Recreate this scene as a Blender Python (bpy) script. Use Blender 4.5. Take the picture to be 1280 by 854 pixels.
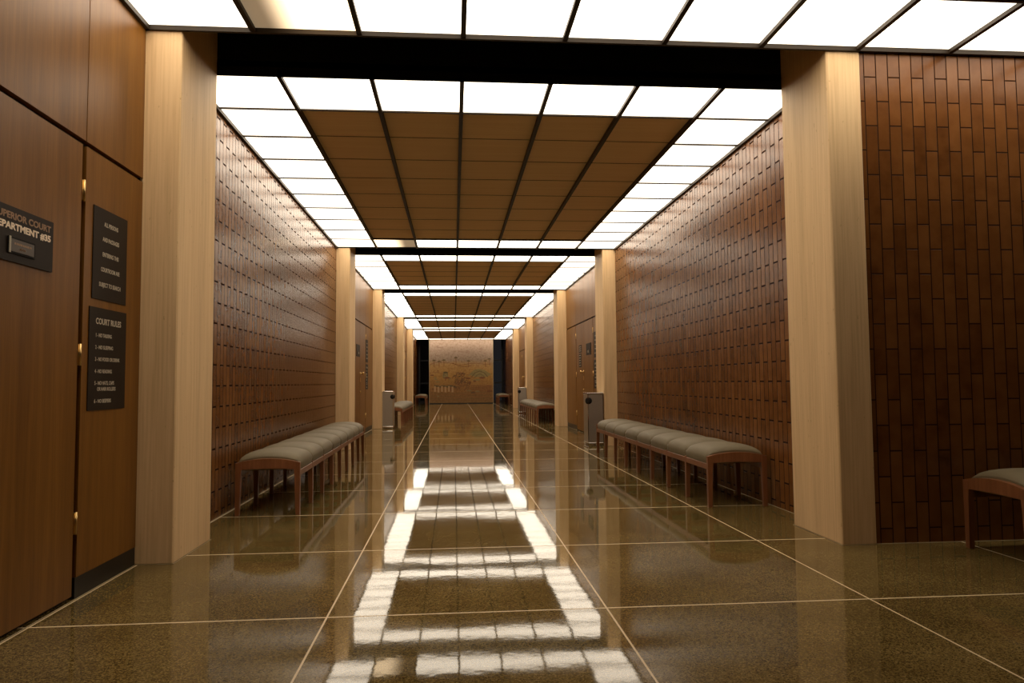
import bpy, math, random
from mathutils import Matrix, Vector
random.seed(7)
S = bpy.context.scene
COL = S.collection
for o in list(bpy.data.objects): bpy.data.objects.remove(o)

# ------------------------------------------------------------------ camera
YAW, PITCH, ROLL = 0.0814, 0.0565, 0.0083
cd = bpy.data.cameras.new('camera'); cam = bpy.data.objects.new('camera', cd); COL.objects.link(cam)
cd.sensor_width = 36; cd.lens = 899.76/1280*36; cd.clip_start = .02; cd.clip_end = 200
cam.matrix_world = Matrix.Translation((0, 0, 1)) @ Matrix.Rotation(-YAW, 4, 'Z') @ \
    Matrix.Rotation(math.pi/2+PITCH, 4, 'X') @ Matrix.Rotation(-ROLL, 4, 'Z')
S.camera = cam
# ------------------------------------------------------------------ world (late dusk, only seen through the end windows)
W = bpy.data.worlds.new('world'); S.world = W; W.use_nodes = True
W.node_tree.nodes['Background'].inputs[0].default_value = (.36, .35, .38, 1)
W.node_tree.nodes['Background'].inputs[1].default_value = .030
# ------------------------------------------------------------------ exposure
S.view_settings.view_transform = 'Standard'; S.view_settings.look = 'None'
S.view_settings.exposure = 0.15; S.view_settings.gamma = 1; S.view_settings.use_curve_mapping = False
LIGHT = 3.65                       # radiance of the ceiling diffusers
LIGHT_COL = (1.0, .87, .69, 1)

# ------------------------------------------------------------------ measures of the place (metres)
H = 3.0764; XL, XR = -1.5706, 2.3388; WL, WR = -1.7738, 2.5401
Y1, M = 4.2365, .6211; DX0, DW = -1.1648, .6156
FX0, FW, FY0, FT = -.5448, 1.2158, 3.2005, 1.229
YE = Y1+49*M                      # mural plane
YB = -3.5                         # wall behind the camera
XE = 6.3                          # far side wall of the lobby
REC = .5                          # height of the dark slots above the columns
SEAM = 2.175
def yk(k): return Y1+k*M
DIV = [WL]+[DX0+DW*i for i in range(6)]+[WR]

# ================================================================== materials
def mat(name):
    m = bpy.data.materials.new(name); m.use_nodes = True
    nt = m.node_tree; b = nt.nodes['Principled BSDF']
    return m, nt, b
def N(nt, t, **kw):
    n = nt.nodes.new(t)
    for k, v in kw.items():
        if k in n.inputs: n.inputs[k].default_value = v
        else: setattr(n, k, v)
    return n
def plain(name, col, rough=.5, metal=0, spec=.5, noise=.0, nscale=30):
    m, nt, b = mat(name)
    b.inputs['Base Color'].default_value = (*col, 1); b.inputs['Roughness'].default_value = rough
    b.inputs['Metallic'].default_value = metal; b.inputs['Specular IOR Level'].default_value = spec
    if noise:
        tc = N(nt, 'ShaderNodeTexCoord'); n = N(nt, 'ShaderNodeTexNoise', Scale=nscale, Detail=4.0)
        nt.links.new(tc.outputs['Object'], n.inputs['Vector'])
        mx = N(nt, 'ShaderNodeMix', data_type='RGBA')
        mx.inputs[6].default_value = (*[c*(1-noise) for c in col], 1); mx.inputs[7].default_value = (*[min(1, c*(1+noise)) for c in col], 1)
        nt.links.new(n.outputs['Fac'], mx.inputs[0]); nt.links.new(mx.outputs[2], b.inputs['Base Color'])
    return m
def ramp(nt, stops, src):
    r = N(nt, 'ShaderNodeValToRGB'); cr = r.color_ramp
    while len(cr.elements) < len(stops): cr.elements.new(.5)
    for e, (p, c) in zip(cr.elements, stops): e.position = p; e.color = (*c, 1)
    nt.links.new(src, r.inputs[0]); return r.outputs[0]
def mul(nt, a, v):
    n = N(nt, 'ShaderNodeMath', operation='MULTIPLY'); nt.links.new(a, n.inputs[0])
    if isinstance(v, (int, float)): n.inputs[1].default_value = v
    else: nt.links.new(v, n.inputs[1])
    return n.outputs[0]
def add(nt, a, c):
    n = N(nt, 'ShaderNodeMath', operation='ADD'); nt.links.new(a, n.inputs[0])
    if isinstance(c, (int, float)): n.inputs[1].default_value = c
    else: nt.links.new(c, n.inputs[1])
    return n.outputs[0]
def bump(nt, b, h, strength=1):
    bp = N(nt, 'ShaderNodeBump'); bp.inputs['Strength'].default_value = strength; bp.inputs['Distance'].default_value = 1
    nt.links.new(h, bp.inputs['Height']); nt.links.new(bp.outputs[0], b.inputs['Normal'])

def brick_mat(name, axis, cols, zoff=.051, rough=.25, zs=.62, ms=.0044):
    m, nt, b = mat(name)
    tc = N(nt, 'ShaderNodeTexCoord'); sp = N(nt, 'ShaderNodeSeparateXYZ'); nt.links.new(tc.outputs['Object'], sp.inputs[0])
    cb = N(nt, 'ShaderNodeCombineXYZ')
    nt.links.new(mul(nt, add(nt, sp.outputs['Z'], 10*.313-zoff), zs), cb.inputs[0])
    nt.links.new(add(nt, sp.outputs[axis], 40*.0785), cb.inputs[1])
    br = N(nt, 'ShaderNodeTexBrick', offset=.5, offset_frequency=2, squash=1)
    br.inputs['Scale'].default_value = 1; br.inputs['Brick Width'].default_value = .313*zs; br.inputs['Row Height'].default_value = .0785
    br.inputs['Mortar Size'].default_value = ms; br.inputs['Mortar Smooth'].default_value = .15; br.inputs['Bias'].default_value = 0
    br.inputs['Color1'].default_value = (0, 0, 0, 1); br.inputs['Color2'].default_value = (1, 1, 1, 1); br.inputs['Mortar'].default_value = (.5, .5, .5, 1)
    nt.links.new(cb.outputs[0], br.inputs['Vector'])
    n1 = N(nt, 'ShaderNodeTexNoise', Scale=9.0, Detail=3.0); nt.links.new(tc.outputs['Object'], n1.inputs['Vector'])
    n2 = N(nt, 'ShaderNodeTexNoise', Scale=1.1, Detail=2.0); nt.links.new(tc.outputs['Object'], n2.inputs['Vector'])
    sx = N(nt, 'ShaderNodeSeparateColor'); nt.links.new(br.outputs['Color'], sx.inputs[0])
    v = add(nt, add(nt, mul(nt, sx.outputs[0], .30), mul(nt, n1.outputs['Fac'], .55)), mul(nt, n2.outputs['Fac'], .40))
    c = ramp(nt, [(.25, cols[0]), (.55, cols[1]), (.95, cols[2])], v)
    mx = N(nt, 'ShaderNodeMix', data_type='RGBA'); nt.links.new(br.outputs['Fac'], mx.inputs[0]); nt.links.new(c, mx.inputs[6])
    mx.inputs[7].default_value = (*cols[3], 1)
    nt.links.new(mx.outputs[2], b.inputs['Base Color'])
    nt.links.new(add(nt, mul(nt, br.outputs['Fac'], .6), rough), b.inputs['Roughness'])
    nt.links.new(add(nt, mul(nt, br.outputs['Fac'], -.25), .25), b.inputs['Specular IOR Level'])
    h = add(nt, mul(nt, br.outputs['Fac'], -.005), add(nt, mul(nt, n1.outputs['Fac'], .0016), mul(nt, sx.outputs[0], .0012)))
    bump(nt, b, h, .9)
    return m
BC = ((.055, .016, .0035), (.145, .052, .012), (.225, .090, .023), (.026, .010, .004))
M_BRICK_X = brick_mat('glazed_brick_side', 'Y', BC)
M_BRICK_Y = brick_mat('glazed_brick_cross', 'X', BC[:3]+((.035, .015, .007),), zoff=.09, zs=.8, ms=.0036)

def wood_mat(name, cols, rough=.32, sc=1.0):
    m, nt, b = mat(name)
    tc = N(nt, 'ShaderNodeTexCoord'); mp = N(nt, 'ShaderNodeMapping'); mp.inputs['Scale'].default_value = (14*sc, 14*sc, .55*sc)
    nt.links.new(tc.outputs['Object'], mp.inputs[0])
    n = N(nt, 'ShaderNodeTexNoise', Scale=1.0, Detail=6.0, Roughness=.6, Distortion=.6); nt.links.new(mp.outputs[0], n.inputs['Vector'])
    mp2 = N(nt, 'ShaderNodeMapping'); mp2.inputs['Scale'].default_value = (120*sc, 120*sc, 5*sc); nt.links.new(tc.outputs['Object'], mp2.inputs[0])
    n2 = N(nt, 'ShaderNodeTexNoise', Scale=1.0, Detail=3.0); nt.links.new(mp2.outputs[0], n2.inputs['Vector'])
    v = add(nt, mul(nt, n.outputs['Fac'], .7), mul(nt, n2.outputs['Fac'], .3))
    c = ramp(nt, [(.34, cols[0]), (.5, cols[1]), (.66, cols[2])], v)
    nt.links.new(c, b.inputs['Base Color']); b.inputs['Roughness'].default_value = rough; b.inputs['Specular IOR Level'].default_value = .28
    bump(nt, b, mul(nt, n2.outputs['Fac'], .0003), .6)
    return m
M_OAK = wood_mat('oak_veneer', ((.142, .055, .007), (.19, .077, .010), (.24, .103, .016)), .38)
M_BENCHWOOD = wood_mat('bench_wood', ((.17, .062, .025), (.22, .083, .033), (.27, .11, .045)), .35, 2)

def stone_mat():
    m, nt, b = mat('striated_travertine')
    tc = N(nt, 'ShaderNodeTexCoord'); mp = N(nt, 'ShaderNodeMapping'); mp.inputs['Scale'].default_value = (75, 75, 1.6)
    nt.links.new(tc.outputs['Object'], mp.inputs[0])
    n = N(nt, 'ShaderNodeTexNoise', Scale=1.0, Detail=5.0, Roughness=.65); nt.links.new(mp.outputs[0], n.inputs['Vector'])
    mp2 = N(nt, 'ShaderNodeMapping'); mp2.inputs['Scale'].default_value = (7, 7, .5); nt.links.new(tc.outputs['Object'], mp2.inputs[0])
    n2 = N(nt, 'ShaderNodeTexNoise', Scale=1.0, Detail=3.0); nt.links.new(mp2.outputs[0], n2.inputs['Vector'])
    pit = N(nt, 'ShaderNodeTexNoise', Scale=38.0, Detail=2.0); mp3 = N(nt, 'ShaderNodeMapping'); mp3.inputs['Scale'].default_value = (1.6, 1.6, .6)
    nt.links.new(tc.outputs['Object'], mp3.inputs[0]); nt.links.new(mp3.outputs[0], pit.inputs['Vector'])
    v = add(nt, mul(nt, n.outputs['Fac'], .65), mul(nt, n2.outputs['Fac'], .35))
    c = ramp(nt, [(.32, (.59, .385, .19)), (.5, (.72, .49, .255)), (.68, (.81, .575, .315))], v)
    pr = ramp(nt, [(.24, (.75, .7, .62)), (.29, (1, 1, 1))], pit.outputs['Fac'])
    mx = N(nt, 'ShaderNodeMix', data_type='RGBA', blend_type='MULTIPLY'); mx.inputs[0].default_value = 1
    nt.links.new(c, mx.inputs[6]); nt.links.new(pr, mx.inputs[7]); nt.links.new(mx.outputs[2], b.inputs['Base Color'])
    b.inputs['Roughness'].default_value = .62
    bump(nt, b, mul(nt, n.outputs['Fac'], .0012), .7)
    return m
M_STONE = stone_mat()

def floor_mat():
    m, nt, b = mat('polished_terrazzo')
    tc = N(nt, 'ShaderNodeTexCoord'); sp = N(nt, 'ShaderNodeSeparateXYZ'); nt.links.new(tc.outputs['Object'], sp.inputs[0])
    def line(sock, off, per):                       # distance to the nearest joint in metres
        a = add(nt, sock, -off+per*40.5)
        md = N(nt, 'ShaderNodeMath', operation='MODULO'); nt.links.new(a, md.inputs[0]); md.inputs[1].default_value = per
        s = add(nt, md.outputs[0], -per/2); ab = N(nt, 'ShaderNodeMath', operation='ABSOLUTE'); nt.links.new(s, ab.inputs[0])
        return ab.outputs[0]
    dx = line(sp.outputs['X'], FX0, FW); dy = add(nt, line(sp.outputs['Y'], FY0, FT), -.0014)
    mn = N(nt, 'ShaderNodeMath', operation='MINIMUM'); nt.links.new(dx, mn.inputs[0]); nt.links.new(dy, mn.inputs[1])
    lt = N(nt, 'ShaderNodeMath', operation='LESS_THAN'); nt.links.new(mn.outputs[0], lt.inputs[0]); lt.inputs[1].default_value = .0042
    n = N(nt, 'ShaderNodeTexNoise', Scale=120.0, Detail=3.0, Roughness=.75); nt.links.new(tc.outputs['Object'], n.inputs['Vector'])
    vo = N(nt, 'ShaderNodeTexVoronoi', Scale=190.0); nt.links.new(tc.outputs['Object'], vo.inputs['Vector'])
    big = N(nt, 'ShaderNodeTexNoise', Scale=2.2, Detail=4.0); nt.links.new(tc.outputs['Object'], big.inputs['Vector'])
    sc = N(nt, 'ShaderNodeSeparateColor'); nt.links.new(vo.outputs['Color'], sc.inputs[0])
    v = add(nt, add(nt, mul(nt, n.outputs['Fac'], .45), mul(nt, sc.outputs[0], .35)), mul(nt, big.outputs['Fac'], .35))
    c = ramp(nt, [(.34, (.045, .028, .007)), (.54, (.108, .072, .022)), (.70, (.185, .130, .045)), (.9, (.33, .24, .10))], v)
    mx = N(nt, 'ShaderNodeMix', data_type='RGBA'); nt.links.new(lt.outputs[0], mx.inputs[0]); nt.links.new(c, mx.inputs[6])
    mx.inputs[7].default_value = (.66, .52, .34, 1); nt.links.new(mx.outputs[2], b.inputs['Base Color'])
    b.inputs['IOR'].default_value = 1.37
    rg = add(nt, mul(nt, lt.outputs[0], .45), add(nt, mul(nt, big.outputs['Fac'], .04), .022)); nt.links.new(rg, b.inputs['Roughness'])
    w1 = N(nt, 'ShaderNodeTexNoise', Scale=1.6, Detail=1.0); nt.links.new(tc.outputs['Object'], w1.inputs['Vector'])
    w2 = N(nt, 'ShaderNodeTexNoise', Scale=13.0, Detail=2.0); nt.links.new(tc.outputs['Object'], w2.inputs['Vector'])
    bump(nt, b, add(nt, mul(nt, w1.outputs['Fac'], .0011), mul(nt, w2.outputs['Fac'], .00014)), 1)
    return m
M_FLOOR = floor_mat()
M_GROUT = plain('pale_grout', (.30, .23, .13), .6, noise=.15)
M_BLACK = plain('black_slot', (.006, .005, .004), .7, spec=.2)
M_BRONZE = plain('dark_bronze', (.024, .014, .006), .55, 0, spec=.3)
M_TILE = None
def tile_mat():
    m, nt, b = mat('brown_ceiling_tile')
    tc = N(nt, 'ShaderNodeTexCoord'); n = N(nt, 'ShaderNodeTexNoise', Scale=2.0, Detail=3.0); mp = N(nt, 'ShaderNodeMapping')
    mp.inputs['Scale'].default_value = (.4, 9, 1); nt.links.new(tc.outputs['Object'], mp.inputs[0]); nt.links.new(mp.outputs[0], n.inputs['Vector'])
    wv = N(nt, 'ShaderNodeTexWave', Scale=14.0, wave_type='BANDS', bands_direction='Y'); nt.links.new(tc.outputs['Object'], wv.inputs['Vector'])
    c = ramp(nt, [(.3, (.84, .63, .37)), (.7, (.90, .70, .43))], n.outputs['Fac'])
    nt.links.new(c, b.inputs['Base Color']); b.inputs['Roughness'].default_value = .75
    bump(nt, b, mul(nt, wv.outputs['Fac'], .0006), .5)
    return m
M_TILE = tile_mat()
M_KICK = plain('black_rubber_base', (.008, .007, .006), .4)
M_BRASS = plain('brass', (.75, .52, .22), .28, 1.0, noise=.1)
M_STEEL = plain('brushed_steel', (.50, .45, .38), .34, .85, noise=.12, nscale=60)
M_CHROME = plain('polished_chrome', (.8, .78, .74), .08, 1.0)
M_SIGN = plain('dark_sign_board', (.016, .010, .006), .5, spec=.2, noise=.15)
M_LETTER = plain('cream_lettering', (.50, .44, .34), .5)
M_LETTER2 = plain('bright_metal_lettering', (.80, .66, .50), .3, .4)
M_LETTER3 = plain('dull_metal_lettering', (.30, .18, .10), .35, .4)
M_WINFRAME = plain('black_window_frame', (.012, .011, .012), .4)
def fabric_mat():
    m, nt, b = mat('sage_vinyl')
    tc = N(nt, 'ShaderNodeTexCoord'); n = N(nt, 'ShaderNodeTexNoise', Scale=260.0, Detail=2.0); nt.links.new(tc.outputs['Object'], n.inputs['Vector'])
    n2 = N(nt, 'ShaderNodeTexNoise', Scale=6.0, Detail=2.0); nt.links.new(tc.outputs['Object'], n2.inputs['Vector'])
    c = ramp(nt, [(.35, (.148, .116, .062)), (.65, (.19, .152, .086))], add(nt, mul(nt, n.outputs['Fac'], .5), mul(nt, n2.outputs['Fac'], .5)))
    nt.links.new(c, b.inputs['Base Color']); b.inputs['Roughness'].default_value = .6
    bump(nt, b, mul(nt, n.outputs['Fac'], .0004), .5)
    return m
M_FABRIC = fabric_mat()
def emit_mat(name, col, s):
    m, nt, b = mat(name)
    b.inputs['Base Color'].default_value = (.8, .8, .78, 1); b.inputs['Roughness'].default_value = .4
    b.inputs['Emission Color'].default_value = col; b.inputs['Emission Strength'].default_value = s
    return m
def lit_mat():
    m, nt, b = mat('lit_diffuser')
    b.inputs['Base Color'].default_value = (.8, .8, .78, 1); b.inputs['Roughness'].default_value = .4
    tc = N(nt, 'ShaderNodeTexCoord'); sp = N(nt, 'ShaderNodeSeparateXYZ'); nt.links.new(tc.outputs['Object'], sp.inputs[0])
    y = mul(nt, sp.outputs['Y'], 1/.31); y2 = mul(nt, y, y)
    nt.links.new(add(nt, mul(nt, y2, -.55*LIGHT), 1.18*LIGHT), b.inputs['Emission Strength'])
    b.inputs['Emission Color'].default_value = LIGHT_COL
    return m
M_LIT = lit_mat()
def burnt_mat(name, flip):
    m, nt, b = mat(name)
    b.inputs['Base Color'].default_value = (.55, .42, .26, 1); b.inputs['Roughness'].default_value = .4
    tc = N(nt, 'ShaderNodeTexCoord'); sp = N(nt, 'ShaderNodeSeparateXYZ'); nt.links.new(tc.outputs['Object'], sp.inputs[0])
    mr = N(nt, 'ShaderNodeMapRange', interpolation_type='SMOOTHSTEP'); nt.links.new(sp.outputs['X'], mr.inputs[0])
    mr.inputs[1].default_value = -.18*flip+.04*flip; mr.inputs[2].default_value = .12*flip+.04*flip
    mr.inputs[3].default_value = LIGHT if flip > 0 else .2; mr.inputs[4].default_value = .2 if flip > 0 else LIGHT
    if flip < 0: mr.inputs[1].default_value, mr.inputs[2].default_value = -.22, .10
    nt.links.new(mr.outputs[0], b.inputs['Emission Strength']); b.inputs['Emission Color'].default_value = (1, .74, .45, 1)
    return m
M_BURNT_R = burnt_mat('burnt_out_diffuser_right', 1); M_BURNT_L = burnt_mat('burnt_out_diffuser_left', -1)
mg, ntg, bg_ = mat('window_glass'); bg_.inputs['Base Color'].default_value = (.85, .85, .85, 1); bg_.inputs['Roughness'].default_value = .02
bg_.inputs['Transmission Weight'].default_value = 1; bg_.inputs['IOR'].default_value = 1.05
M_GLASS = mg

# ================================================================== mesh helpers
class MB:
    def __init__(s): s.v = []; s.f = []; s.mi = []; s.sm = []
    def face(s, pts, mi=0, smooth=False):
        n = len(s.v); s.v += [tuple(p) for p in pts]; s.f.append(tuple(range(n, n+len(pts)))); s.mi.append(mi); s.sm.append(smooth)
    def box(s, x0, x1, y0, y1, z0, z1, mi=0, b=0):
        if b:
            return s.bevbox(x0, x1, y0, y1, z0, z1, b, mi)
        n = len(s.v)
        s.v += [(x0,y0,z0),(x1,y0,z0),(x1,y1,z0),(x0,y1,z0),(x0,y0,z1),(x1,y0,z1),(x1,y1,z1),(x0,y1,z1)]
        for q in ((0,3,2,1),(4,5,6,7),(0,1,5,4),(1,2,6,5),(2,3,7,6),(3,0,4,7)):
            s.f.append(tuple(n+i for i in q)); s.mi.append(mi); s.sm.append(False)
    def bevbox(s, x0, x1, y0, y1, z0, z1, b, mi=0):
        # vertical edges chamfered, plus chamfered top and bottom rims
        def ring(ix, z): return [(x0+ix+b,y0+ix,z),(x1-ix-b,y0+ix,z),(x1-ix,y0+ix+b,z),(x1-ix,y1-ix-b,z),(x1-ix-b,y1-ix,z),(x0+ix+b,y1-ix,z),(x0+ix,y1-ix-b,z),(x0+ix,y0+ix+b,z)]
        s.loft([ring(b*.7, z0), ring(0, z0+b), ring(0, z1-b), ring(b*.7, z1)], True, True, mi)
    def loft(s, rings, cap0=False, cap1=False, mi=0, smooth=False, closed=True):
        n = len(s.v); k = len(rings[0])
        for r in rings: s.v += [tuple(p) for p in r]
        for a in range(len(rings)-1):
            for i in range(k if closed else k-1):
                j = (i+1) % k
                s.f.append((n+a*k+i, n+a*k+j, n+(a+1)*k+j, n+(a+1)*k+i)); s.mi.append(mi); s.sm.append(smooth)
        if cap0: s.f.append(tuple(n+i for i in reversed(range(k)))); s.mi.append(mi); s.sm.append(False)
        if cap1: s.f.append(tuple(n+(len(rings)-1)*k+i for i in range(k))); s.mi.append(mi); s.sm.append(False)
    def lathe(s, prof, c, axis='Z', seg=24, mi=0):
        # prof: (radius, height) pairs
        rings = []
        for r, h in prof:
            ring = []
            for i in range(seg):
                a = 2*math.pi*i/seg; p, q = r*math.cos(a), r*math.sin(a)
                if axis == 'Z': ring.append((c[0]+p, c[1]+q, c[2]+h))
                elif axis == 'X': ring.append((c[0]+h, c[1]+p, c[2]+q))
                else: ring.append((c[0]+q, c[1]+h, c[2]+p))
            rings.append(ring)
        s.loft(rings, True, True, mi, True)
    def prism(s, poly, plane, d0, d1, mi=0):
        def P(p, d): return (p[0], d, p[1]) if plane == 'XZ' else ((d, p[0], p[1]) if plane == 'YZ' else (p[0], p[1], d))
        s.loft([[P(p, d0) for p in poly], [P(p, d1) for p in poly]], True, True, mi)
    def build(s, name, mats, parent=None, recalc=True):
        me = bpy.data.meshes.new(name); me.from_pydata(s.v, [], s.f)
        if not isinstance(mats, (list, tuple)): mats = [mats]
        for m in mats: me.materials.append(m)
        for p, mi, sm in zip(me.polygons, s.mi, s.sm): p.material_index = mi; p.use_smooth = sm
        if recalc:
            import bmesh
            bm = bmesh.new(); bm.from_mesh(me); bmesh.ops.recalc_face_normals(bm, faces=bm.faces); bm.to_mesh(me); bm.free()
        o = bpy.data.objects.new(name, me); COL.objects.link(o)
        if parent: o.parent = parent
        return o
def tag(o, label=None, cat=None, group=None, kind=None):
    if label: o['label'] = label
    if cat: o['category'] = cat
    if group: o['group'] = group
    if kind: o['kind'] = kind
    return o
def empty(name, loc, rz=0, **kw):
    o = bpy.data.objects.new(name, None); COL.objects.link(o); o.location = loc; o.rotation_euler = (0, 0, rz); o.empty_display_size = .1
    return tag(o, **kw)
def copy_tree(o, parent=None):
    c = o.copy(); COL.objects.link(c)
    if parent: c.parent = parent
    for ch in list(o.children): copy_tree(ch, c)
    return c
def struct(mb, name, m): return tag(mb.build(name, m), kind='structure')
def sbox(name, m, *b):
    mb = MB(); mb.box(*b); return struct(mb, name, m)

# ================================================================== setting: floor
sbox('floor', M_FLOOR, WL-.3, XE+.2, YB-.2, 40.2, -.1, 0)

# ================================================================== setting: ceiling
BAYS = [(0, 10, 'first'), (11, 18, 'second'), (19, 29, 'third'), (30, 37, 'fourth'), (38, 48, 'fifth')]
# tile rows run from index a+1 to b+1 (band occupies [a, a+1] in modules)
BAYS = [(1, 11), (12, 19), (20, 30), (31, 38), (39, 49)]
BANDS = [0, 11, 19, 30, 38]
def tile_ceiling(name, x0, x1, y0, y1):
    """brown tiles with slim cross bars, set between the long runners"""
    mb = MB(); mb.box(x0, x1, y0, y1, H+.022, H+.06, 0)
    n = max(1, round((y1-y0)/M))
    for i in range(0, n+1):
        yy = y0+(y1-y0)*i/n
        if 0 < i < n: mb.box(x0, x1, yy-.003, yy+.003, H+.019, H+.03, 1)
        else: mb.box(x0, x1, yy-.010, yy+.010, H+.002, H+.03, 1)
    return struct(mb, name, [M_TILE, M_BRONZE])
def runner(mb, x, y0, y1, w=.030):
    mb.box(x-w/2, x+w/2, y0, y1, H-.012, H+.035)

cells = []     # (x0,x1,y0,y1,label)
pos_word = ['far left', 'second from the left', 'third from the left', 'middle', 'third from the right', 'second from the right', 'far right']
ordn = ['first', 'second', 'third', 'fourth', 'fifth', 'sixth', 'seventh', 'eighth', 'ninth', 'tenth']
for bi, (a, b) in enumerate(BAYS):
    mb = MB()
    for x in DIV[1:-1]: runner(mb, x, yk(a), yk(b))
    for x in (WL+.012, WR-.012): mb.box(x-.012, x+.012, yk(a), yk(b), H-.016, H+.035)
    o = struct(mb, 'trim_%d' % (bi+1), M_BRONZE)
    tile_ceiling('ceiling', DX0, DIV[6], yk(a+1), yk(b-1))
    # plenum over the light strips
    mb = MB(); mb.box(WL-.1, DX0, yk(a), yk(b), H+.06, H+.1); mb.box(DIV[6], WR+.1, yk(a), yk(b), H+.06, H+.1)
    mb.box(DX0, DIV[6], yk(a), yk(a+1), H+.06, H+.1); mb.box(DX0, DIV[6], yk(b-1), yk(b), H+.06, H+.1)
    struct(mb, 'ceiling', M_BLACK)
    bn = ordn[bi]+' ceiling bay'
    for r in range(a, b):
        for c in range(7):
            if c in (0, 6) or r in (a, b-1):
                if c in (0, 6):
                    side = 'left' if c == 0 else 'right'
                    lab = 'light panel along the %s wall, %s row of the %s' % (side, ordn[r-a], bn)
                else:
                    lab = 'light panel in the %s cross row of the %s, %s' % ('near' if r == a else 'far', bn, pos_word[c])
                cells.append((DIV[c], DIV[c+1], yk(r), yk(r+1), lab, (bi, r-a, c)))
# near bay, which opens to the lobby on the right
mb = MB()
xs0 = DIV[:]+[WR+DW*i for i in range(1, 7) if WR+DW*i < XE-.1]+[XE]
for x in xs0[1:-1]: runner(mb, x, yk(-1), yk(0)); runner(mb, x, YB, yk(-1))
mb.box(WL, WL+.024, YB, yk(0), H-.016, H+.035)
mb.box(WL, XE, yk(0)-.02, yk(0), H-.016, H+.035); mb.box(WL, XE, yk(-1)-.012, yk(-1)+.012, H-.008, H+.035)
struct(mb, 'trim_6', M_BRONZE)
mb = MB(); mb.box(WL-.1, DX0, YB, yk(-7), H+.022, H+.06, 0); mb.box(DX0, XE, YB, yk(-1), H+.022, H+.06, 0); mb.box(WL-.1, DX0, yk(-7), yk(-1), H+.06, H+.1, 1)
for i in range(2, 13): mb.box(WL, XE, yk(-i)-.004, yk(-i)+.004, H+.010, H+.03, 1)
mb.box(WL-.1, XE, yk(-1), yk(0)+.1, H+.06, H+.1, 1)
struct(mb, 'ceiling', [M_TILE, M_BRONZE])
for c in range(len(xs0)-1):
    if c < 7: lab = 'white light panel in the nearest cross row, %s over the corridor' % pos_word[c]
    else: lab = 'white light panel over the lobby brick wall, %s one right of the near right column' % ordn[c-7]
    cells.append((xs0[c], xs0[c+1], yk(-1), yk(0), lab, (-1, 0, c)))

for r_ in range(-7, -1):
    cells.append((WL, DX0, yk(r_), yk(r_+1), 'light panel above the near left doors, %s one behind the nearest cross row' % ordn[-2-r_], (-1, r_, 0)))

def light_proto(sx, sy, kind=0):
    """frame and diffuser of one light panel; origin at the middle of its face"""
    r = empty('ceiling_light', (0, 0, 0))
    f = MB(); t = .007
    for x0, x1, y0, y1 in ((-sx/2, sx/2, -sy/2, -sy/2+t), (-sx/2, sx/2, sy/2-t, sy/2), (-sx/2, -sx/2+t, -sy/2+t, sy/2-t), (sx/2-t, sx/2, -sy/2+t, sy/2-t)):
        f.box(x0, x1, y0, y1, 0, .03)
    f.build('frame', M_BRONZE, r)
    d = MB(); e = t
    d.box(-sx/2+e, sx/2-e, -sy/2+e, sy/2-e, .012, .016)
    d.build('diffuser', (M_LIT, M_BURNT_R, M_BURNT_L)[kind], r)
    return r
protos = {}
for x0, x1, y0, y1, lab, idx in cells:
    kind = 1 if idx == (0, 9, 1) else 2 if idx == (-1, 0, 1) else 0
    key = (round(x1-x0, 3), round(y1-y0, 3), kind)
    if key not in protos: o = protos[key] = light_proto(x1-x0-.002, y1-y0-.001, kind)
    else: o = copy_tree(protos[key])
    o.location = ((x0+x1)/2, (y0+y1)/2, H)
    if kind == 1: lab = 'half burnt out light panel, brown at its right end, before the second dark slot'
    if kind == 2: lab = 'half burnt out light panel, brown at its left end, in the nearest cross row'
    tag(o, lab, 'ceiling light', 'square light panels of the corridor ceiling')

# dark slots between the bays, above the column lines
for k in BANDS:
    mb = MB(); y0, y1 = yk(k), yk(k+1)
    xa, xb = XL, XR
    mb.box(XL-.3, XR+.3, y1, y1+.01, H-.005, H+REC); mb.box(XL-.3, XR+.3, y0-.01, y0, H-.005, H+REC)
    mb.box(XL-.3, XR+.3, y0-.01, y1+.01, H+REC, H+REC+.03)
    struct(mb, 'ceiling', M_BLACK)

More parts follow.
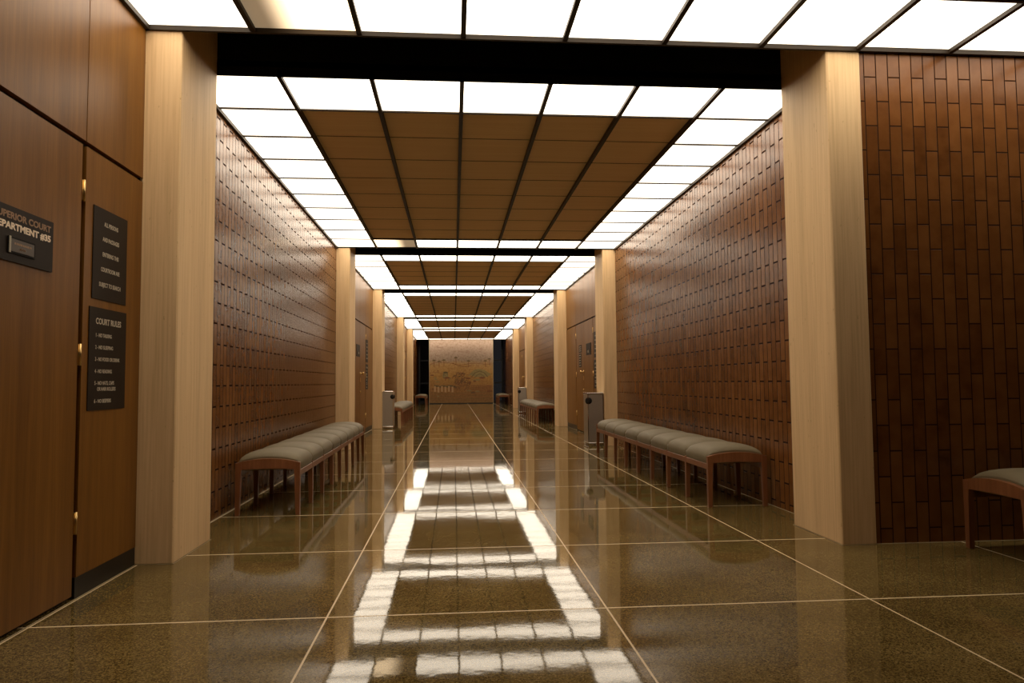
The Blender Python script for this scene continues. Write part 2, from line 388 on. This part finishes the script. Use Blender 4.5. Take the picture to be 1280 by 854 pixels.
# ================================================================== setting: walls
def wood_bay(side, k0, k1, n0, layout):
    """oak wall between columns; layout: list of (y0,y1,'panel'|'door', hinge side)"""
    s = 1 if side == 'left' else -1
    x = WL if side == 'left' else WR
    def bx(mb, y0, y1, z0, z1, d0, d1, mi=0):       # d measured from wall face into the room
        xa, xb = x+s*d0, x+s*d1
        mb.box(min(xa, xb), max(xa, xb), y0, y1, z0, z1, mi)
    mb = MB()
    bx(mb, yk(k0), yk(k1), 0, H+.1, -.12, -.03, 1)
    g = .008
    for (y0, y1, kind, hinge) in layout:
        bx(mb, y0+g/2, y1-g/2, SEAM+.012, H+.05, -.03, 0)
        if kind == 'panel':
            bx(mb, y0+g/2, y1-g/2, .1, SEAM-.012, -.03, 0)
    struct(mb, 'wall_'+side, [M_OAK, M_BLACK])
    mb = MB()
    for (y0, y1, kind, hinge) in layout:
        if kind == 'panel': bx(mb, y0, y1, 0, .1, -.03, -.004)
    struct(mb, 'baseboard_'+side, M_KICK)
    n = n0
    for (y0, y1, kind, hinge) in layout:
        if kind != 'door': continue
        gg = .034
        mb = MB(); bx(mb, y0+(gg if hinge == 0 else .004), y1-(gg if hinge == 1 else .004), .022, SEAM-.014, -.03, 0)
        d = struct(mb, 'door_%d' % n, M_OAK); n += 1
        yh = y0+.018 if hinge == 0 else y1-.018
        for z in (.355, 1.148, 1.94):
            h = MB()
            h.lathe([(.0055, -.052), (.0055, .052)], (x+s*.004, yh, z), 'Z', 10)
            bx(h, yh-.013, yh+.013, z-.05, z+.05, -.012, .0015)
            tag(h.build('hinge', M_BRASS, d), 'brass hinge')
        if n0 != 1 and hinge == 0: continue
        yn = (y1-.075) if hinge == 0 else (y0+.075)
        kn = MB(); kn.lathe([(.03, 0), (.03, s*.006), (.012, s*.01), (.011, s*.035), (.026, s*.045), (.031, s*.058), (.026, s*.070), (.012, s*.075)], (x, yn, 1.19), 'X', 20)
        tag(kn.build('door_knob', M_BRASS, d), 'round brass door knob')
        pl = MB(); bx(pl, yn-.035, yn+.035, 1.03, 1.11, 0, .004); tag(pl.build('push_plate', M_BRASS, d), 'small brass plate below the knob')
        if n0 != 1 and hinge == 1:
            lk = MB(); lk.lathe([(.018, 0), (.018, s*.008), (.012, s*.012)], (x, yn, .84), 'X', 16); tag(lk.build('lock', M_BRASS, d), 'small brass lock')
    return n
# near bay, left: panel next to the column, two door leaves, panel behind the camera
nd = wood_bay('left', -7, 0, 1, [(yk(-7), 1.753, 'panel', 0), (1.753, 2.674, 'door', 0), (2.674, 3.595, 'door', 1), (3.595, yk(0), 'panel', 0)])
def bay_layout(k): return [(yk(k), yk(k+2), 'panel', 0), (yk(k+2), yk(k+3.5), 'door', 0), (yk(k+3.5), yk(k+5), 'door', 1), (yk(k+5), yk(k+7), 'panel', 0)]
for side in ('left', 'right'):
    for a in (12, 31):
        nd = wood_bay(side, a, a+7, nd, bay_layout(a))
for side, xa, xb in (('left', WL-.12, WL), ('right', WR, WR+.12)):
    for a, b in ((1, 11), (20, 30), (39, 53.5)):
        sbox('wall_'+side, M_BRICK_X, xa, xb, yk(a)-.0, yk(b), 0, H+(.1 if b < 50 else .55))
    for k in BANDS:      # filler behind the columns
        sbox('wall_'+side, M_BLACK, xa if side == 'left' else WR+.02, xb-.02 if side == 'left' else xb, yk(k)+.03, yk(k+1), 0, H+REC)
sbox('wall_left', M_BRICK_X, WL-.12, WL, YB, yk(-7), 0, H+.1)
sbox('wall_lobby', M_BRICK_Y, WR+.018, XE, Y1+.012, Y1+.14, 0, H+.1)
sbox('wall_right', M_BRICK_X, XE, XE+.12, YB, Y1+.14, 0, H+.1)
sbox('wall_back', M_BRICK_Y, WL-.12, XE+.12, YB-.12, YB, 0, H+.1)

# pale filler line along the foot of the walls and around the columns
mb = MB(); t = .006
for a, b in ((-7, 0), (1, 11), (12, 19), (20, 30), (31, 38), (39, 53)):
    mb.box(WL, WL+t, yk(a), yk(b), 0, .0015)
    if a >= 0: mb.box(WR-t, WR, yk(a), yk(b), 0, .0015)
for k in BANDS:
    for (x0, x1, sx) in ((WL, XL, 1), (XR, WR, -1)):
        mb.box(x0, x1, yk(k)-t, yk(k), 0, .0015); mb.box(x0, x1, yk(k+1), yk(k+1)+t, 0, .0015)
        xi = XL if sx > 0 else XR-t
        mb.box(xi, xi+t, yk(k)-t, yk(k+1)+t, 0, .0015)
mb.box(WR, XE, Y1+.003, Y1+.012, 0, .0015)
struct(mb, 'trim_7', M_GROUT)

# ================================================================== end of the corridor
YW = yk(53.3)
xm0, xm1 = DX0, DIV[6]
sbox('wall_end', M_STONE, xm0+.01, xm1-.01, YE+.04, YE+.34, 0, H+.5)
sbox('ceiling', M_BLACK, WL-.1, WR+.1, YE-.0, YW+.2, H+.5, H+.54)
mb = MB(); mb.box(WL, xm0, YE, YE+.02, H-.01, H+.5); mb.box(xm1, WR, YE, YE+.02, H-.01, H+.5); mb.box(xm0, xm1, YE, YE+.03, H-.002, H+.5)
struct(mb, 'trim_8', M_BLACK)
for i, (x0, x1) in enumerate(((WL, xm0+.6), (xm1-.6, WR))):
    o = empty('window_%d' % (i+1), (0, 0, 0), kind='structure')
    f = MB()
    for x in (x0+.03, (x0+x1)/2, x1-.03): f.box(x-.03, x+.03, YW-.04, YW+.04, 0, H+.5)
    for z in (.04, .98, 2.15, H+.46): f.box(x0, x1, YW-.035, YW+.035, z-.035, z+.035)
    f.build('window_frame', M_WINFRAME, o)
    g = MB(); g.box(x0, x1, YW-.005, YW+.005, .03, H+.46); g.build('pane', M_GLASS, o)
sbox('wall_end', M_BLACK, xm0+.6, xm1-.6, YW-.05, YW+.1, 0, H+.5)
# dark building close behind the left-hand glass
sbox('wall_outside', plain('night_wall', (.02, .018, .012), .8), WL-1.2, xm0+1.6, YW+.9, YW+1.1, 0, 4.2)

# ---- mural
def mural():
    m, nt, b = mat('mural_ground')
    tc = N(nt, 'ShaderNodeTexCoord'); sp = N(nt, 'ShaderNodeSeparateXYZ'); nt.links.new(tc.outputs['Object'], sp.inputs[0])
    n = N(nt, 'ShaderNodeTexNoise', Scale=1.5, Detail=5.0); nt.links.new(tc.outputs['Object'], n.inputs['Vector'])
    v = add(nt, mul(nt, sp.outputs['Z'], 1/3.08), add(nt, mul(nt, n.outputs['Fac'], .16), -.08))
    c = ramp(nt, [(.0, (.26, .14, .04)), (.2, (.34, .16, .04)), (.42, (.44, .23, .05)), (.60, (.44, .25, .08)), (.68, (.33, .235, .165)), (.95, (.46, .33, .25))], v)
    n2 = N(nt, 'ShaderNodeTexNoise', Scale=11.0, Detail=6.0, Roughness=.7); nt.links.new(tc.outputs['Object'], n2.inputs['Vector'])
    r2 = ramp(nt, [(.38, (.72, .66, .55)), (.55, (1, 1, 1))], n2.outputs['Fac'])
    mx = N(nt, 'ShaderNodeMix', data_type='RGBA', blend_type='MULTIPLY'); mx.inputs[0].default_value = .9
    nt.links.new(c, mx.inputs[6]); nt.links.new(r2, mx.inputs[7]); nt.links.new(mx.outputs[2], b.inputs['Base Color'])
    b.inputs['Roughness'].default_value = .6
    mats = [m, plain('mural_dark_green', (.13, .085, .03), .6), plain('mural_brown', (.22, .085, .025), .6), plain('mural_olive', (.27, .20, .07), .6, noise=.3, nscale=8),
            plain('mural_cream', (.50, .30, .13), .6), plain('mural_mauve', (.30, .19, .13), .6, noise=.2, nscale=6), plain('mural_rim', (.45, .36, .22), .5)]
    r = empty('mural', ((xm0+xm1)/2, YE, 0), label='large painted landscape mural on the end wall of the corridor', cat='mural')
    w2 = (xm1-xm0)/2; yf = .012
    pn = MB(); pn.box(-w2+.02, w2-.02, yf, .039, .035, H-.01, 0)
    layer = [0]
    def U(u, v): return (-w2+.02+(2*w2-.04)*u, .06+(H-.07)*(1-v))      # u,v from the top left of the mural
    def poly(pts, mi):
        layer[0] += 1; d = yf-.0006-.00004*layer[0]
        pn.prism([U(*p) for p in pts], 'XZ', d, yf+.001, mi)
    def blob(u, v, ru, rv, mi, n=14, j=.12):
        poly([(u+ru*math.cos(2*math.pi*i/n)*(1+random.uniform(-j, j)), v+rv*math.sin(2*math.pi*i/n)*(1+random.uniform(-j, j))) for i in range(n)], mi)
    def stroke(pts, w, mi):
        for (a, b2) in zip(pts[:-1], pts[1:]):
            dx, dy = b2[0]-a[0], b2[1]-a[1]; L = math.hypot(dx, dy) or 1; nx, ny = -dy/L*w/2, dx/L*w/2
            poly([(a[0]+nx, a[1]+ny), (b2[0]+nx, b2[1]+ny), (b2[0]-nx, b2[1]-ny), (a[0]-nx, a[1]-ny)], mi)
    # clouds / far birds
    for u, v in ((.15, .13), (.55, .2), (.85, .17)):
        for i in range(5): blob(u+random.uniform(-.07, .07), v+random.uniform(-.04, .05), .025, .008, 5)
    # hills: rolling lines and fields
    stroke([(0, .40), (.1, .365), (.25, .36), (.38, .385), (.5, .41), (.62, .385), (.75, .38), (.9, .40), (1, .39)], .006, 2)
    stroke([(.36, .37), (.45, .42), (.55, .435), (.66, .42)], .008, 2)
    poly([(.62, .56), (.70, .485), (.78, .47), (.87, .49), (.98, .56), (.9, .60), (.72, .60)], 3)
    stroke([(.66, .60), (.72, .53), (.79, .505), (.86, .53), (.92, .60)], .01, 1)
    stroke([(.70, .62), (.75, .57), (.79, .555), (.84, .57), (.88, .62)], .007, 1)
    stroke([(0, .53), (.12, .52), (.2, .54)], .006, 2); stroke([(.36, .6), (.46, .54), (.6, .56), (.7, .62)], .006, 2)
    for i in range(6): stroke([(.02, .84+.025*i), (.3, .86+.022*i), (.6, .85+.024*i), (.98, .84+.025*i)], .004, 2 if i % 2 else 1)
    for i in range(4): stroke([(.65, .74+.03*i), (.82, .73+.03*i), (.98, .74+.03*i)], .006, 2)
    # palms
    for u, v in ((.07, .33), (.15, .345), (.225, .325), (.415, .285), (.615, .34), (.88, .34), (.945, .31)):
        stroke([(u, v), (u+.003, v+.10)], .009, 2)
        for a in range(7):
            an = math.pi*(a/6); stroke([(u, v), (u+.026*math.cos(an), v-.018*math.sin(an)+.008)], .010, 1)
        blob(u, v, .018, .012, 1)
    # round trees
    for u, v, ru, rv in ((.25, .565, .045, .06), (.635, .69, .022, .022), (.345, .79, .035, .035)): blob(u, v, ru, rv, 2 if u > .3 else 3); stroke([(u, v+rv*.6), (u, v+rv*1.5)], .010, 2)
    for i in range(16): blob(.25+random.uniform(-.035, .035), .565+random.uniform(-.05, .05), .006, .006, 1)
    # town: small houses in outline
    for i in range(26):
        blob(random.uniform(.04, .96), random.uniform(.44, .92), random.uniform(.015, .05), random.uniform(.006, .016), random.choice((2, 3, 3, 1)))
    for i in range(46):
        u = random.uniform(.38, .62); v = random.uniform(.53, .80); s_ = random.uniform(.012, .028)
        stroke([(u-s_, v+s_), (u-s_, v), (u, v-s_*.8), (u+s_, v), (u+s_, v+s_)], .007, random.choice((1, 2, 2)))
    for i in range(6):
        u = .07+.055*i; v = .74+.01*(i % 2)
        poly([(u, v), (u+.03, v), (u+.03, v+.09), (u, v+.09)], 4); poly([(u-.004, v), (u+.015, v-.022), (u+.034, v)], 1); blob(u+.045, v, .018, .015, 1)
    for i in range(16): stroke([(.66+.02*i, .74), (.66+.02*i, .80)], .004, 2)
    pn.build('picture_panel', mats, r)
    fr = MB()
    fr.box(-w2, -w2+.02, .004, .039, .0, H-.004); fr.box(w2-.02, w2, .004, .039, .0, H-.004); fr.box(-w2+.02, w2-.02, .004, .039, H-.012, H-.004)
    tag(fr.build('edge_trim', mats[6], r), 'pale edge strips of the mural')
    bs = MB(); bs.box(-w2+.02, w2-.02, .02, .039, 0, .035); tag(bs.build('plinth', M_KICK, r), 'black plinth strip')
mural()

# ================================================================== columns
def column(side, k, label):
    x0, x1 = (WL-.02, XL) if side == 'left' else (XR, WR+.018)
    w, d = x1-x0, M
    mb = MB(); mb.bevbox(-w/2, w/2, -d/2, d/2, 0, H+REC-.002, .006)
    o = mb.build('column', M_STONE); o.location = ((x0+x1)/2, yk(k+.5), 0)
    # own piece of stone: shift the texture by using each column's own position (object coords)
    tag(o, label, 'column', 'stone columns of the corridor')
for k, lw in zip(BANDS, ('nearest', 'second nearest', 'third nearest', 'fourth nearest', 'farthest')):
    for side in ('left', 'right'):
        column(side, k, 'pale striated stone column on the %s side, %s of its side' % (side, lw))

# ================================================================== benches
def arc(t): return .400+.031*(1-t*t)            # top of the arched end rail, t in -1..1
def make_bench(name, n, pitch, D=.48):
    r = empty(name, (0, 0, 0)); L = n*pitch
    for s in (-1, 1):
        rl = MB(); xo = s*D/2
        rl.box(min(xo, xo-s*.022), max(xo, xo-s*.022), .01, L-.01, .296, .342, b=.003)
        rl.build('side_rail', M_BENCHWOOD, r)
    for i in range(n+1):
        y = min(max(i*pitch, .019), L-.019)
        end = i in (0, n)
        cb = MB(); a, b = y-.019, y+.019
        if end and i == 0: a, b = 0, .034
        if end and i == n: a, b = L-.034, L
        top, bot = [], []
        for q in range(17):
            t = -1+2*q/16; x = t*(D/2-.002)
            zt = arc(t)-(0 if end else .07); top.append((x, zt)); bot.append((x, (.346+.009*(1-t*t)) if end else .30+.018*(1-t*t)))
        for q in range(16):
            cb.face([(top[q][0], a, top[q][1]), (top[q+1][0], a, top[q+1][1]), (bot[q+1][0], a, bot[q+1][1]), (bot[q][0], a, bot[q][1])][::-1])
            cb.face([(top[q][0], b, top[q][1]), (top[q+1][0], b, top[q+1][1]), (bot[q+1][0], b, bot[q+1][1]), (bot[q][0], b, bot[q][1])])
            cb.face([(top[q][0], a, top[q][1]), (top[q+1][0], a, top[q+1][1]), (top[q+1][0], b, top[q+1][1]), (top[q][0], b, top[q][1])])
            cb.face([(bot[q][0], a, bot[q][1]), (bot[q+1][0], a, bot[q+1][1]), (bot[q+1][0], b, bot[q+1][1]), (bot[q][0], b, bot[q][1])][::-1])
        cb.build('crossbar', M_BENCHWOOD, r, recalc=False)
        for s in (-1, 1):
            lg = MB(); zt = (arc(1)) if end else .352
            def ring(z, wx, wy):
                xo = s*(D/2+.001); xi = xo-s*wx; yc = (a+b)/2
                return [(xo, yc-wy/2, z), (xi, yc-wy/2, z), (xi, yc+wy/2, z), (xo, yc+wy/2, z)]
            rings = [ring(0, .028, .030), ring(.004, .031, .033), ring(.29, .040, .037), ring(.34, .044, .038), ring(zt, .046, .038)]
            lg.loft(rings, True, True); lg.build('leg', M_BENCHWOOD, r)
    for i in range(n):
        cu = MB(); y0, y1 = i*pitch+(.034 if i == 0 else .001), (i+1)*pitch-(.034 if i == n-1 else .001)
        nx, ny = 22, 10
        grid = []
        for j in range(ny+1):
            v = -1+2*j/ny; v = math.copysign(abs(v)**.7, v); row = []
            y = (y0+y1)/2+v*(y1-y0)/2
            fy = (1-abs(v)**3.2)**.5
            prof = [(-D/2+.004, .342), (-D/2+.001, .348), (-D/2-.001, .375)]
            for q in range(nx+1):
                t = -1+2*q/nx; t = math.copysign(abs(t)**.8, t); x = t*(D/2+.001)
                ft = (1-abs(t)**8)**.5
                base = .396+.034*(1-t*t)
                prof.append((x, base+.056*ft*(.25+.75*fy)))
            prof += [(D/2+.001, .375), (D/2-.001, .348), (D/2-.004, .342)]
            for (x, z) in prof:
                zz = z
                xx = x*(1-.035*(1-fy))
                row.append((xx, y, zz))
            grid.append(row)
        cu.loft(grid, True, True, 0, True, closed=False)
        # underside
        o = cu.build('seat_cushion', M_FABRIC, r)
    return r
bench8 = make_bench('bench', 8, .5575)
BG = 'upholstered benches along the corridor walls'
def place(o, x, y, rz, lab): o.location = (x, y, 0); o.rotation_euler = (0, 0, rz); tag(o, lab, 'bench', BG); return o
# left: front edge runs from (-1.18, 5.70) to (-1.24, 10.15)
place(bench8, -1.418, 5.68, .0125, 'long sage cushioned bench against the brick wall past the near left column')
b = copy_tree(bench8); place(b, 2.241, 5.59, 0, 'long sage cushioned bench against the brick wall past the near right column')
b = copy_tree(bench8); place(b, -1.44, 17.1, 0, 'distant sage cushioned bench on the left, beyond the left steel waste bin')
b = copy_tree(bench8); place(b, 2.26, 17.5, 0, 'distant sage cushioned bench on the right, beyond the first pair of oak doors')
bench4 = make_bench('bench', 4, .5575)
place(bench4, -1.46, 32.2, 0, 'farthest bench on the left, small in view, beside the end mural')
b = copy_tree(bench4); place(b, 2.25, 32.2, 0, 'farthest bench on the right, small in view, beside the end mural')
b = copy_tree(bench4); place(b, 3.02, 3.852, -math.pi/2, 'bench at the right edge, in the lobby, against the cross brick wall')

# ================================================================== waste bins
def make_bin():
    r = empty('waste_bin', (0, 0, 0))
    w, d, h = .235, .40, .825
    b = MB(); b.bevbox(-w/2, w/2, -d/2, d/2, .05, h-.02, .006); b.build('body', M_STEEL, r)
    t = MB(); t.bevbox(-w/2-.006, w/2+.006, -d/2-.006, d/2+.006, h-.022, h, .004); tag(t.build('lid', M_CHROME, r), 'bright rim of the bin top')
    c = MB(); c.bevbox(-w/2-.004, w/2+.004, -d/2-.004, d/2+.004, .012, .052, .004)
    for sx in (-1, 1):
        for sy in (-1, 1): c.lathe([(.014, 0), (.018, .004), (.018, .014)], (sx*(w/2-.03), sy*(d/2-.03), 0), 'Z', 12)
    tag(c.build('base', M_CHROME, r), 'chrome base with round feet')
    e = MB()
    for (sx, sy) in ((-1, -1), (1, -1)): e.box(sx*w/2-.005+sx*.001, sx*w/2+.005+sx*.001, sy*d/2-.006, sy*d/2+.005, .05, h-.02)
    tag(e.build('corner_trim', M_CHROME, r), 'bright corner strips')
    p = MB()
    p.lathe([(.03, -.030), (.052, -.020), (.056, 0), (.052, .020), (.03, .030)], (0, 0, 0), 'Y', 20)
    o = p.build('opening', M_BLACK, r); o.location = (-w/2+.012, -d/2+.02, h-.125); o.rotation_euler = (0, 0, -math.pi/4); tag(o, 'round black opening at the corner')
    return r
bin0 = make_bin(); bin0.location = (2.205, 11.31, 0)
tag(bin0, 'steel waste bin standing against the second right column, past the long bench', 'bin', 'steel waste bins')
b = copy_tree(bin0); b.location = (-1.45, 16.31, 0)
for ch in b.children:
    if ch.name.startswith('opening'): ch.location.x *= -1; ch.rotation_euler.z *= -1
tag(b, 'steel waste bin on the left, against the third left column', 'bin', 'steel waste bins')
b = copy_tree(bin0); b.location = (2.205, 23.2, 0)
tag(b, 'small distant steel waste bin by the third right column', 'bin', 'steel waste bins')

# ================================================================== signs and lettering
def text_mesh(s, size, width=None, bold=0.0, align='CENTER'):
    cu = bpy.data.curves.new('lettering', 'FONT'); cu.body = s; cu.size = size; cu.align_x = align; cu.align_y = 'CENTER'
    cu.extrude = .0008; cu.offset = bold; cu.resolution_u = 3
    o = bpy.data.objects.new('tmp', cu); COL.objects.link(o)
    bpy.context.view_layer.update()
    dg = bpy.context.evaluated_depsgraph_get(); me = bpy.data.meshes.new_from_object(o.evaluated_get(dg))
    COL.objects.unlink(o); bpy.data.objects.remove(o)
    xs = [v.co.x for v in me.vertices]
    if width:
        k = width/(max(xs)-min(xs))
        for v in me.vertices: v.co.x *= k
    return me
def add_text(parent, s, y, z, size, width, m, x=.0046, align='CENTER', bold=0.0, side=1):
    """lettering facing +x (side=1) or -x (side=-1); y,z in the parent's frame"""
    me = text_mesh(s, size, width, bold, align); me.materials.clear(); me.materials.append(m)
    o = bpy.data.objects.new('lettering', me); COL.objects.link(o); o.parent = parent
    o.matrix_local = Matrix.Translation((x*side, y, z)) @ Matrix.Rotation(math.pi/2*side, 4, 'Z') @ Matrix.Rotation(math.pi/2, 4, 'X')
    return o
def board(parent, w, h, m=M_SIGN, t=.005, side=1):
    b = MB(); b.box(min(0, t*side), max(0, t*side), -w/2, w/2, -h/2, h/2); return b.build('sign_board', m, parent)
def search_sign(x, y, z, side, lab):
    r = empty('sign', (x, y, z)); tag(r, lab, 'sign', 'notice signs beside the courtroom doors'); board(r, .365, .465, side=side)
    for i, (s, w) in enumerate((('ALL PERSONS', .150), ('AND PACKAGES', .178), ('ENTERING THIS', .172), ('COURTROOM ARE', .200), ('SUBJECT TO SEARCH', .232))):
        add_text(r, s, 0, .155-.0775*i, .030, w, M_LETTER, side=side, bold=.0006)
    return r
def rules_sign(x, y, z, side, lab):
    r = empty('sign', (x, y, z)); tag(r, lab, 'sign', 'notice signs beside the courtroom doors'); board(r, .395, .512, side=side)
    add_text(r, 'COURT RULES', 0, .187, .042, .270, M_LETTER, side=side, bold=.001)
    y0 = -.135*side
    for s, zz, w in (('1 - NO TALKING', .117, .165), ('2 - NO SLEEPING', .057, .185), ('3 - NO FOOD OR DRINK', -.003, .262), ('4 - NO READING', -.063, .178), ('5 - NO HATS, CAPS', -.122, .205), ('6 - NO BEEPERS', -.212, .175)):
        add_text(r, s, y0, zz, .026, w, M_LETTER, align='LEFT', side=side, bold=.0005)
    add_text(r, 'OR HAIR ROLLERS', y0+.028*side, -.152, .026, .195, M_LETTER, align='LEFT', side=side, bold=.0005)
    return r
search_sign(WL, 3.857, 1.664, 1, 'upper dark notice board beside the near left door, ALL PERSONS AND PACKAGES')
rules_sign(WL, 3.853, 1.134, 1, 'lower dark notice board beside the near left door, COURT RULES')
def dept_sign(x, y, z, side, lab, near=True):
    r = empty('sign', (x, y, z)); tag(r, lab, 'sign')
    w, h = .46, .222
    board(r, w, h, side=side, t=.008)
    if near:
        add_text(r, 'SUPERIOR COURT', 0.01, .072, .038, .395, M_LETTER3, x=.0086, side=side, bold=.0010)
        add_text(r, 'DEPARTMENT #35', 0.005, .030, .038, .405, M_LETTER2, x=.0086, side=side, bold=.0013)
    b = MB(); b.box(min(.008*side, .014*side), max(.008*side, .014*side), -.095, .135-.05, -.078, -.012); hd = b.build('name_holder', M_BLACK, r)
    b = MB(); b.box(min(.014*side, .0155*side), max(.014*side, .0155*side), -.085, .075, -.070, -.020); b.build('name_plate', plain('plate', (.05, .033, .02), .3), hd)
    b = MB(); b.box(min(.014*side, .018*side), max(.014*side, .018*side), -.095, -.088, -.078, -.012); tag(b.build('holder_edge', M_LETTER, hd), 'bright edge of the name holder')
    if near:
        b = MB(); yy = -.062
        for wd in (.011, .007, .010, .009, .012, .008, .010, .009, .011, .008, .009):
            b.box(.0155, .016, yy, yy+wd*.72, -.041, -.033); yy += wd+.0015
        tag(b.build('name_line', M_LETTER3, hd), 'worn illegible line of small type')
        add_text(hd, 'JUDGE', -.005, -.056, .012, .040, M_LETTER3, x=.0162, side=1)
    return r
dept_sign(WL, 3.083, 1.612, 1, 'dark plaque on the near left door, SUPERIOR COURT DEPARTMENT')
# second bay, seen small
search_sign(WL, 14.96, 1.664, 1, 'distant upper notice board on the left oak panel past the second left column')
rules_sign(WL, 14.96, 1.134, 1, 'distant lower notice board on the left oak panel past the second left column')
dept_sign(WL, 13.6, 1.612, 1, 'small distant dark plaque on the left oak door between the second and third columns', False)
search_sign(WR, 12.68, 1.664, -1, 'distant upper notice board beside the right oak doors, behind the second right column')
rules_sign(WR, 12.68, 1.134, -1, 'distant lower notice board beside the right oak doors, behind the second right column')
dept_sign(WR, 13.38, 1.612, -1, 'small distant dark plaque on the nearer leaf of the right oak doors', False)
def notice(y, z, w, h, rows, lab):
    r = empty('notice', (WR, y, z)); tag(r, lab, 'sign'); board(r, w, h, side=-1)
    b = MB()
    for i in range(rows):
        zz = h/2-.035-(h-.07)*i/(rows-1); b.box(-.006, -.005, -w*.36, w*.36, zz-.006, zz+.006)
    tag(b.build('text_rows', M_LETTER, r), 'rows of type too small to read')
notice(14.28, 1.655, .30, .15, 3, 'small upper notice on the farther right oak door, above the text list')
notice(14.30, 1.425, .26, .27, 5, 'small text list on the farther leaf of the right oak doors, above its knob')
